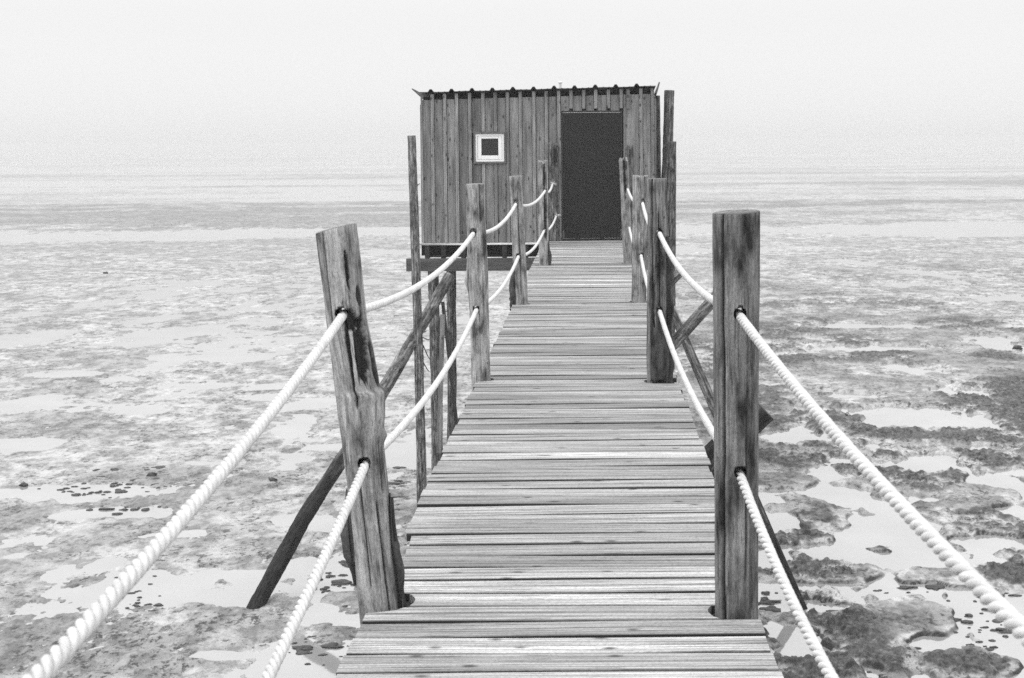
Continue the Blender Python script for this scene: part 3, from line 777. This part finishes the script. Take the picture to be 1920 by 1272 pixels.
def roof():
    # trapezoidal ribbed sheet; ribs run front to back, pitched down to the rear
    prof = []; pitch = .319; x = hx(790) - .02
    ribs = [hx(740 + q / 3.348) for q in (235, 365, 493, 620, 748, 877, 1005, 1133, 1262, 1390, 1520)]
    prof = [(xl - .125, .058), (xl - .116, .061), (xl - .005, .0), (xl + .02, .0)]
    for r in ribs: prof += [(r - .044, 0), (r - .016, .042), (r + .016, .042), (r + .044, 0), (r + .110, .0), (r + .125, .006), (r + .140, .0), (r + .2, 0), (r + .215, .006), (r + .23, 0)]
    prof = [q for q in prof if q[0] < xr - .02]
    prof += [(xr - .01, 0), (xr + .005, .004)]
    mb = MB(); V = []; n = len(prof); th = .010
    ny = 6
    for lay in (0, 1):
        for j in range(ny):
            yy = YF - .10 + (DEP + .25) * j / (ny - 1)
            for (x, z) in prof:
                V.append((x, yy, zt(x) + .012 + z - (yy - YF) * .075 - (th if lay else 0) + .0025 * math.sin(x * 9 + lay)))
    m_ = n * ny; fs = []
    for j in range(ny - 1):
        for i in range(n - 1):
            q = (j * n + i, j * n + i + 1, (j + 1) * n + i + 1, (j + 1) * n + i); fs += [q, tuple(m_ + k for k in q[::-1])]
    for i in range(n - 1):
        fs.append((i + 1, i, m_ + i, m_ + i + 1)); e = (ny - 1) * n; fs.append((e + i, e + i + 1, m_ + e + i + 1, m_ + e + i))
    for j in range(ny - 1):
        fs.append((j * n, (j + 1) * n, m_ + (j + 1) * n, m_ + j * n)); fs.append(((j + 1) * n + n - 1, j * n + n - 1, m_ + j * n + n - 1, m_ + (j + 1) * n + n - 1))
    mb.add(V, fs); rf = mb.build('roof', M_roof, hut)
    # upturned edge flashing on the right
    s_ = MB(); x0 = xr + .008; z0 = zt(xr) - .10; V = []
    for (x, z) in ((x0, z0), (x0 + .045, z0 + .17), (x0 + .065, z0 + .165), (x0 + .018, z0 - .005)):
        for yy in (YF - .11, YF + DEP): V.append((x, yy, z - (yy - YF) * .075))
    s_.add(V, [(0, 2, 3, 1), (2, 4, 5, 3), (4, 6, 7, 5), (6, 0, 1, 7), (0, 6, 4, 2), (1, 3, 5, 7)]); s_.build('edge_flashing', M_trim, rf)
    # little pale vent pipe
    v = MB(); c = at(1050.5, 160, YF + .6); nn = 14; V = []; prf = [(.022, -.12), (.022, .03), (.034, .032), (.034, .05), (.02, .058)]
    for (rr, z) in prf:
        for a in range(nn): V.append((c.x + rr * math.cos(a * 2 * PI / nn), c.y + rr * math.sin(a * 2 * PI / nn), c.z + z))
    fs = [(i * nn + a, i * nn + (a + 1) % nn, (i + 1) * nn + (a + 1) % nn, (i + 1) * nn + a) for i in range(len(prf) - 1) for a in range(nn)] + [tuple((len(prf) - 1) * nn + a for a in range(nn))]
    v.add(V, fs); v.build('vent_pipe', M_vent, rf, smooth=False)['label'] = 'tiny pale vent pipe rising behind the roof edge'
roof()
def door():
    s_ = MB(); e = .024
    d = MB(); d.box((dx0 + e, YF - .004, dzb + .022), (dx1 - e, YF + .035, dz1 - e - .004), 'z', 1, bev=.003)
    dr = d.build('door', M_door, hut); dr['label'] = 'plain dark metal door'
    for a, b_ in (((dx0, YF - .010, dzb), (dx0 + e - .003, YF + .04, dz1)), ((dx1 - e + .003, YF - .010, dzb), (dx1, YF + .04, dz1)), ((dx0 + e - .003, YF + .001, dz1 - e), (dx1 - e + .003, YF + .04, dz1)), ((dx0 + e - .003, YF - .010, dzb), (dx1 - e + .003, YF + .04, dzb + .018))):
        s_.box(a, b_, 'z')
    s_.build('frame', M_dframe, dr)
    s_ = MB(); s_.box((dx0 - .1, YF + .002, -.20), (dx1 + .1, YF + .06, dzb - .002), 'x', .6); s_.build('threshold', M_beam, dr)
    h = MB(); p0 = at(1134, 327, YF); p1 = at(1151, 327, YF)
    h.box((p0.x, YF - .062, p0.z - .009), (p1.x, YF - .046, p0.z + .009), 'x', bev=.003); h.box((p1.x - .022, YF - .046, p0.z - .008), (p1.x - .006, YF - .013, p0.z + .008), 'x'); h.build('handle', M_iron, dr)
    for px in (1147, 1152):
        c = at(px, 341, YF); h = MB(); nn = 12
        V = [(c.x + .014 * math.cos(a * 2 * PI / nn), YF - yy, c.z + .014 * math.sin(a * 2 * PI / nn)) for yy in (.010, .020) for a in range(nn)]
        h.add(V, [(a, (a + 1) % nn, nn + (a + 1) % nn, nn + a) for a in range(nn)] + [tuple(nn + a for a in range(nn))]); h.build('lock', M_iron, dr)
    for py in (227, 333, 425):
        c = at(1056.5, py, YF); h = MB(); h.box((c.x - .016, YF - .028, c.z - .06), (c.x + .022, YF - .0115, c.z + .06), 'z', bev=.004); h.build('hinge', M_iron, dr)
door()
def window():
    w_ = MB(); e = .028; y0, y1 = YF - .050, YF + .03
    for a, b_ in (((wx0, y0, wz0), (wx0 + e, y1, wz1)), ((wx1 - e, y0, wz0), (wx1, y1, wz1))): w_.box(a, b_, 'z', 1.0)
    for a, b_ in (((wx0 + e, y0, wz0), (wx1 - e, y1, wz0 + e)), ((wx0 + e, y0, wz1 - e), (wx1 - e, y1, wz1))): w_.box(a, b_, 'x', 1.0)
    w = w_.build('window', M_trim, hut)
    px0, px1, pz0, pz1 = hx(903), hx(934.8), at(918, 292, YF).z, at(918, 260.4, YF).z
    a0, a1, c0, c1 = wx0 + e + .001, wx1 - e - .001, wz0 + e + .001, wz1 - e - .001
    f = MB(); yy0, yy1 = YF - .036, YF + .012
    m1 = .03
    f.box((a0, yy0, c0), (a0 + m1, yy1, c1)); f.box((a1 - m1, yy0, c0), (a1, yy1, c1)); f.box((a0 + m1, yy0, c0), (a1 - m1, yy1, c0 + m1)); f.box((a0 + m1, yy0, c1 - m1), (a1 - m1, yy1, c1))
    q = .004
    b0, b1, d0, d1 = a0 + m1 + q, a1 - m1 - q, c0 + m1 + q, c1 - m1 - q
    yy0 = YF - .030
    f.box((b0, yy0, d0), (px0, yy1, d1), bev=.004); f.box((px1, yy0, d0), (b1, yy1, d1), bev=.004); f.box((px0, yy0, d0), (px1, yy1, pz0), bev=.004); f.box((px0, yy0, pz1), (px1, yy1, d1), bev=.004)
    f.build('frame', M_white, w)
    g = MB(); g.box((px0 - .01, YF - .012, pz0 - .01), (px1 + .01, YF - .006, pz1 + .01)); g.build('pane', M_glass, w)
window()
def platform():
    s_ = MB(); p0 = at(763, 456, YF - .05).x
    s_.box((p0, YF - .10, zb - .030), (at(1012, 456, YF).x, YF + DEP, zb - .004), 'x', 2.6); s_.build('floor_edge', M_wall, hut)['label'] = 'pale edge of the hut floor boards'
    zt_, zb_ = at(900, 483.5, YF).z, at(900, 507, YF).z
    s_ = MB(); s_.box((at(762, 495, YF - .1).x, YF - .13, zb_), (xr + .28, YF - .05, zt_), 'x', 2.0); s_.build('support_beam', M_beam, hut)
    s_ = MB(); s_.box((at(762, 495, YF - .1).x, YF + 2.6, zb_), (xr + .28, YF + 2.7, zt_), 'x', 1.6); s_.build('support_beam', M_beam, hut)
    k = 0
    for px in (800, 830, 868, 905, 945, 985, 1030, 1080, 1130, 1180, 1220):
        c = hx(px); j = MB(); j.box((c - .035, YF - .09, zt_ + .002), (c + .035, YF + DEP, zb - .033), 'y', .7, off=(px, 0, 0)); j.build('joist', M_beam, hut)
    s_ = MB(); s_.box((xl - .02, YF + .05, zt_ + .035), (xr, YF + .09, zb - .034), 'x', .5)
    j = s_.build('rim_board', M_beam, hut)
platform()

# ------------------------------------------------------------------ hut piles and braces
PG = 'poles carrying the hut'; BG = 'slanting braces under the walkway'
def pole(name, pts, rad, label, cat, group, seed, mat=M_bark, **kw):
    a = dict(nside=36, step=.04, rough=.07, barkrough=.10); a.update(kw)
    mb = log(pts, rad, seed=seed, **a)
    b = Vector(pts[0]); o = mb.build(name, mat, origin=tuple(b), smooth=True)
    return tag(o, label, cat, group)
def vpole(tx, ty, bx, by, Y, r0, r1, label, seed, **kw):
    t_ = at(tx, ty, Y); b_ = at(bx, by, Y); d = (t_ - b_) / (t_.z - b_.z); g = b_ + d * (Z0 - .3 - b_.z)
    return pole('stilt_pole', [g, g.lerp(t_, .5) + Vector((.015, 0, 0)), t_], [r0, (r0 + r1) / 2, r1], label, 'pole', PG, seed, **kw)
p1 = vpole(771.5, 255, 790, 905, YF - 2.7, .070, .055, 'tall bark pole standing free at the left corner of the hut', 41, tone=1.7)
p2 = vpole(812, 506, 820, 870, YF + .1, .090, .085, 'dark pole under the hut, just right of the tall left corner pole', 43, tone=1.2)
p3 = vpole(846, 506, 846, 785, YF + 1.5, .075, .075, 'dark pole standing deepest under the left end of the hut', 47, tone=1.2)
p4 = vpole(1255, 170, 1246, 420, YF + .35, .085, .078, 'tallest pole, lichen-spotted and leaning right of the hut roof', 53, tone=1.35)
p5 = vpole(1262, 266, 1260, 420, YF - .1, .062, .050, 'shorter pole strapped to the tallest pole right of the hut', 59, tone=1.1)
p6 = vpole(1232, 180, 1234, 420, YF + .6, .058, .045, 'thin pole close against the right wall of the hut', 61, tone=1.1)
def twig(o, c, d, l, r=.008):
    mb = MB(); d = Vector(d).normalized(); sx_ = d.orthogonal().normalized(); sy_ = d.cross(sx_); V = []
    for f, q, bend in ((-.3, 1, 0), (.4, .9, .12), (.75, .7, .05), (1, .25, -.15)):
        for a in range(6): V.append(c + d * l * f + Vector((0, 0, -bend * l)) + (sx_ * math.cos(a * PI / 3) + sy_ * math.sin(a * PI / 3)) * r * q)
    mb.add(V, [(i * 6 + a, i * 6 + (a + 1) % 6, i * 6 + 6 + (a + 1) % 6, i * 6 + 6 + a) for i in range(3) for a in range(6)] + [(18, 19, 20, 21, 22, 23)], None, .6)
    mb.build('bark_splinter', M_bark, o)
for (px, py, d, l) in ((792, 622, (1, -.2, .1), .07), (796, 634, (1, -.2, -.3), .08), (797, 655, (.5, -.3, -.9), .20), (797, 685, (.7, -.2, -1), .13), (779, 348, (1, 0, .4), .07), (771, 660, (-1, 0, -.2), .08)):
    twig(p1, at(px, py, YF - 2.72), d, l, .009)
for (px, py, d, l) in ((838, 583, (-1, -.2, -.05), .10), (838, 632, (-1, -.2, .05), .09)): twig(p3, at(px, py, YF + 1.45), d, l)
# thin boards nailed among the poles on the left
def board(a, b_, w_, th, label, seed, tone=1.0, mat=M_beam):
    a = Vector(a); b_ = Vector(b_); d = (b_ - a); L_ = d.length; d.normalize(); sx_ = d.cross(Vector((0, 1, 0))).normalized(); sy_ = sx_.cross(d)
    V = [a + d * l + sx_ * x + sy_ * y for l in (0, L_) for y in (-th / 2, th / 2) for x in (-w_ / 2, w_ / 2)]
    G = [(x + seed, y, l) for l in (0, L_) for y in (-th / 2, th / 2) for x in (-w_ / 2, w_ / 2)]
    mb = MB(); mb.add(V, [(0, 2, 3, 1), (4, 5, 7, 6), (0, 1, 5, 4), (1, 3, 7, 5), (3, 2, 6, 7), (2, 0, 4, 6)], G, tone)
    o = mb.build('brace_board', mat, origin=tuple(a)); return tag(o, label, 'board', 'boards nailed among the stilts')
board(at(857, 800, YF + .55), at(830, 566, YF + .75), .055, .03, 'narrow dark board slanting between the two poles under the hut', 2, 1.0)
board(at(823, 850, YF - .12), at(830, 590, YF - .06), .075, .03, 'pale narrow board nailed upright on the front of a dark pole', 4, 1.0, M_wall)

def brace(f_px, t_px, Yt, r0, r1, label, seed, mid=(0, 0), **kw):
    fx, fy = gp(*f_px); foot = Vector((fx, fy, Z0)); top = at(*t_px, Yt); d = (top - foot).normalized()
    km = foot.lerp(top, .22) + Vector((mid[0], 0, mid[1]))
    return pole('slanting_brace', [foot - d * .25, km, foot.lerp(top, .45) + Vector((-mid[0] * .2, 0, 0)), top], [r0, r0 * .98, (r0 + r1) / 2, r1], label, 'brace', BG, seed, **kw)
brace((481, 1138), (843, 519), 20.5, .095, .082, 'long bent pole propping the hut, its dark foot in a puddle on the left', 71, mid=(-.035, .035), tone=1.35, barkrough=.06, step=.03, nside=44, tide=(Z0 + .9, Z0 + 2.2), captone=.35)
brace((1503, 1140), (1258, 578), 18.0, .062, .058, 'thin pole slanting from a puddle on the right up behind the second right post', 73, tone=1.3, barkrough=.03, rough=.04, tide=(Z0 + .6, Z0 + 1.8))
for px0, px1, Y, r, lab, sd_, tn, mt in (((1294, 902), (1431, 768), posts['R2'][0].y + .22, .092, 'square-cut dark beam end poking out low beside the front right post', 81, .45, M_bark),
        ((1235, 676), (1352, 546), posts['R3'][0].y + .22, .058, 'stout diagonal pole end rising beside the deck behind the front right post', 83, 1.6, M_bark),
        ((1230, 556), (1275, 511), posts['R4'][0].y + .25, .062, 'short cut pole end just behind the second right post', 87, 1.5, M_bark)):
    t_ = at(*px1, Y); a_ = at(*px0, Y); d = (a_ - t_).normalized(); low = t_ + d * 2.4
    pole('cross_brace', [low, t_.lerp(low, .5), t_], [r, r, r], lab, 'brace', 'cross braces between the walkway piles', sd_, mt, tone=tn, barkrough=.03, rough=.03)

# ------------------------------------------------------------------ stones and clods on the mud
def rock_mesh(mb, c, rx, ry, rz, seed):
    bm = bmesh.new(); bmesh.ops.create_icosphere(bm, subdivisions=3, radius=1)
    P = np.array([v.co[:] for v in bm.verts]); n = fbm(P[:, 0] * 1.3 + seed, P[:, 1] * 1.3 + P[:, 2] * 1.7, 4, seed)
    P = P * (1 + .42 * n)[:, None] * np.array([rx, ry, rz]) + np.array(c)
    fs = [[v.index for v in f.verts] for f in bm.faces]; bm.free(); mb.add(P.tolist(), fs)
ROCKS = [(45, 912, 8, 'small dark stone alone in the pale puddle at the far left'), (513, 903, 8, 'small flat dark stone on the mud between the upper left rope and the bent pole'),
 (1908, 655, 8, 'dark rounded stone in the bright pool at the right edge'), (284, 893, 9, 'dark stone beside the clods below the upper left rope'), (197, 514, 5, 'tiny dark stone far out on the left mud'),
 (1586, 780, 5, 'tiny dark stone in the wide pool right of the front right post')]
for i, (px, py, r, lab) in enumerate(ROCKS):
    x, y = gp(px, py); s_ = r * y / F; mb = MB(); rock_mesh(mb, (x, y, Z0 + s_ * .25), s_, s_ * .9, s_ * .6, i + 3)
    tag(mb.build('stone', M_rock, origin=(x, y, Z0), smooth=True), lab, 'stone', 'loose stones on the mud')
def clods():
    mb = MB(); rng = random.Random(9); k = 0
    fields = [(1350 + 0, 0, 0, 0, 0)]
    areas = [(1470, 1110, 60, 20, 12, 9), (1540, 1150, 80, 35, 14, 8), (1590, 1190, 70, 25, 12, 9), (1830, 1180, 90, 45, 40, 8), (1880, 1120, 50, 25, 16, 9), (1700, 1110, 90, 10, 10, 8),
             (620, 1095, 40, 22, 20, 9), (650, 1060, 18, 22, 10, 8), (220, 910, 90, 14, 40, 5), (270, 885, 60, 6, 20, 7), (180, 925, 60, 8, 20, 5), (240, 955, 70, 6, 14, 6), (265, 1130, 40, 30, 34, 4.5), (600, 1235, 40, 25, 10, 9), (560, 1200, 80, 20, 16, 6), (470, 1170, 60, 18, 12, 5), (740, 925, 25, 30, 24, 7), (1440, 1130, 30, 14, 8, 12), (1660, 1240, 50, 20, 14, 8)]
    for (px, py, sx_, sy_, n, r) in areas:
        for i in range(n):
            a, b_ = gp(px + rng.gauss(0, sx_ * .6), py + rng.gauss(0, sy_ * .6)); s_ = r * rng.uniform(.55, 1.0) * b_ / F
            q = rng.random() ** 2 * 1.3 + .45; s_ *= q; rock_mesh(mb, (a, b_, Z0 + .004), s_ * rng.uniform(.9, 1.7), s_ * rng.uniform(.6, 1.2), s_ * rng.uniform(.18, .42), k); k += 1
    tag(mb.build('mud_clods', M_clod, smooth=True), 'scattered dark clods of broken mud lying in the shallow puddles', 'clods', kind='stuff')
clods()

# ------------------------------------------------------------------ haze over the flats
def haze():
    me = bpy.data.meshes.new('haze'); S = 4600; z0, z1 = Z0 - 1.2, 4.2
    v = [(x, y, z) for z in (z0, z1) for y in (-S, S) for x in (-S, S)]
    me.from_pydata(v, [], [(0, 2, 3, 1), (4, 5, 7, 6), (0, 1, 5, 4), (1, 3, 7, 5), (3, 2, 6, 7), (2, 0, 4, 6)]); me.update()
    mt = bpy.data.materials.new('pale_haze'); mt.use_nodes = True; t = mt.node_tree; t.nodes.clear()
    o = N(t, 'ShaderNodeOutputMaterial'); v = N(t, 'ShaderNodeVolumePrincipled'); t.links.new(v.outputs[0], o.inputs['Volume'])
    v.inputs['Color'].default_value = g3(.655); v.inputs['Density'].default_value = .0013
    me.materials.append(mt)
    ob = bpy.data.objects.new('haze', me); COL.objects.link(ob); tag(ob, 'thin pale sea mist over the whole flat', 'haze', kind='stuff')
haze()
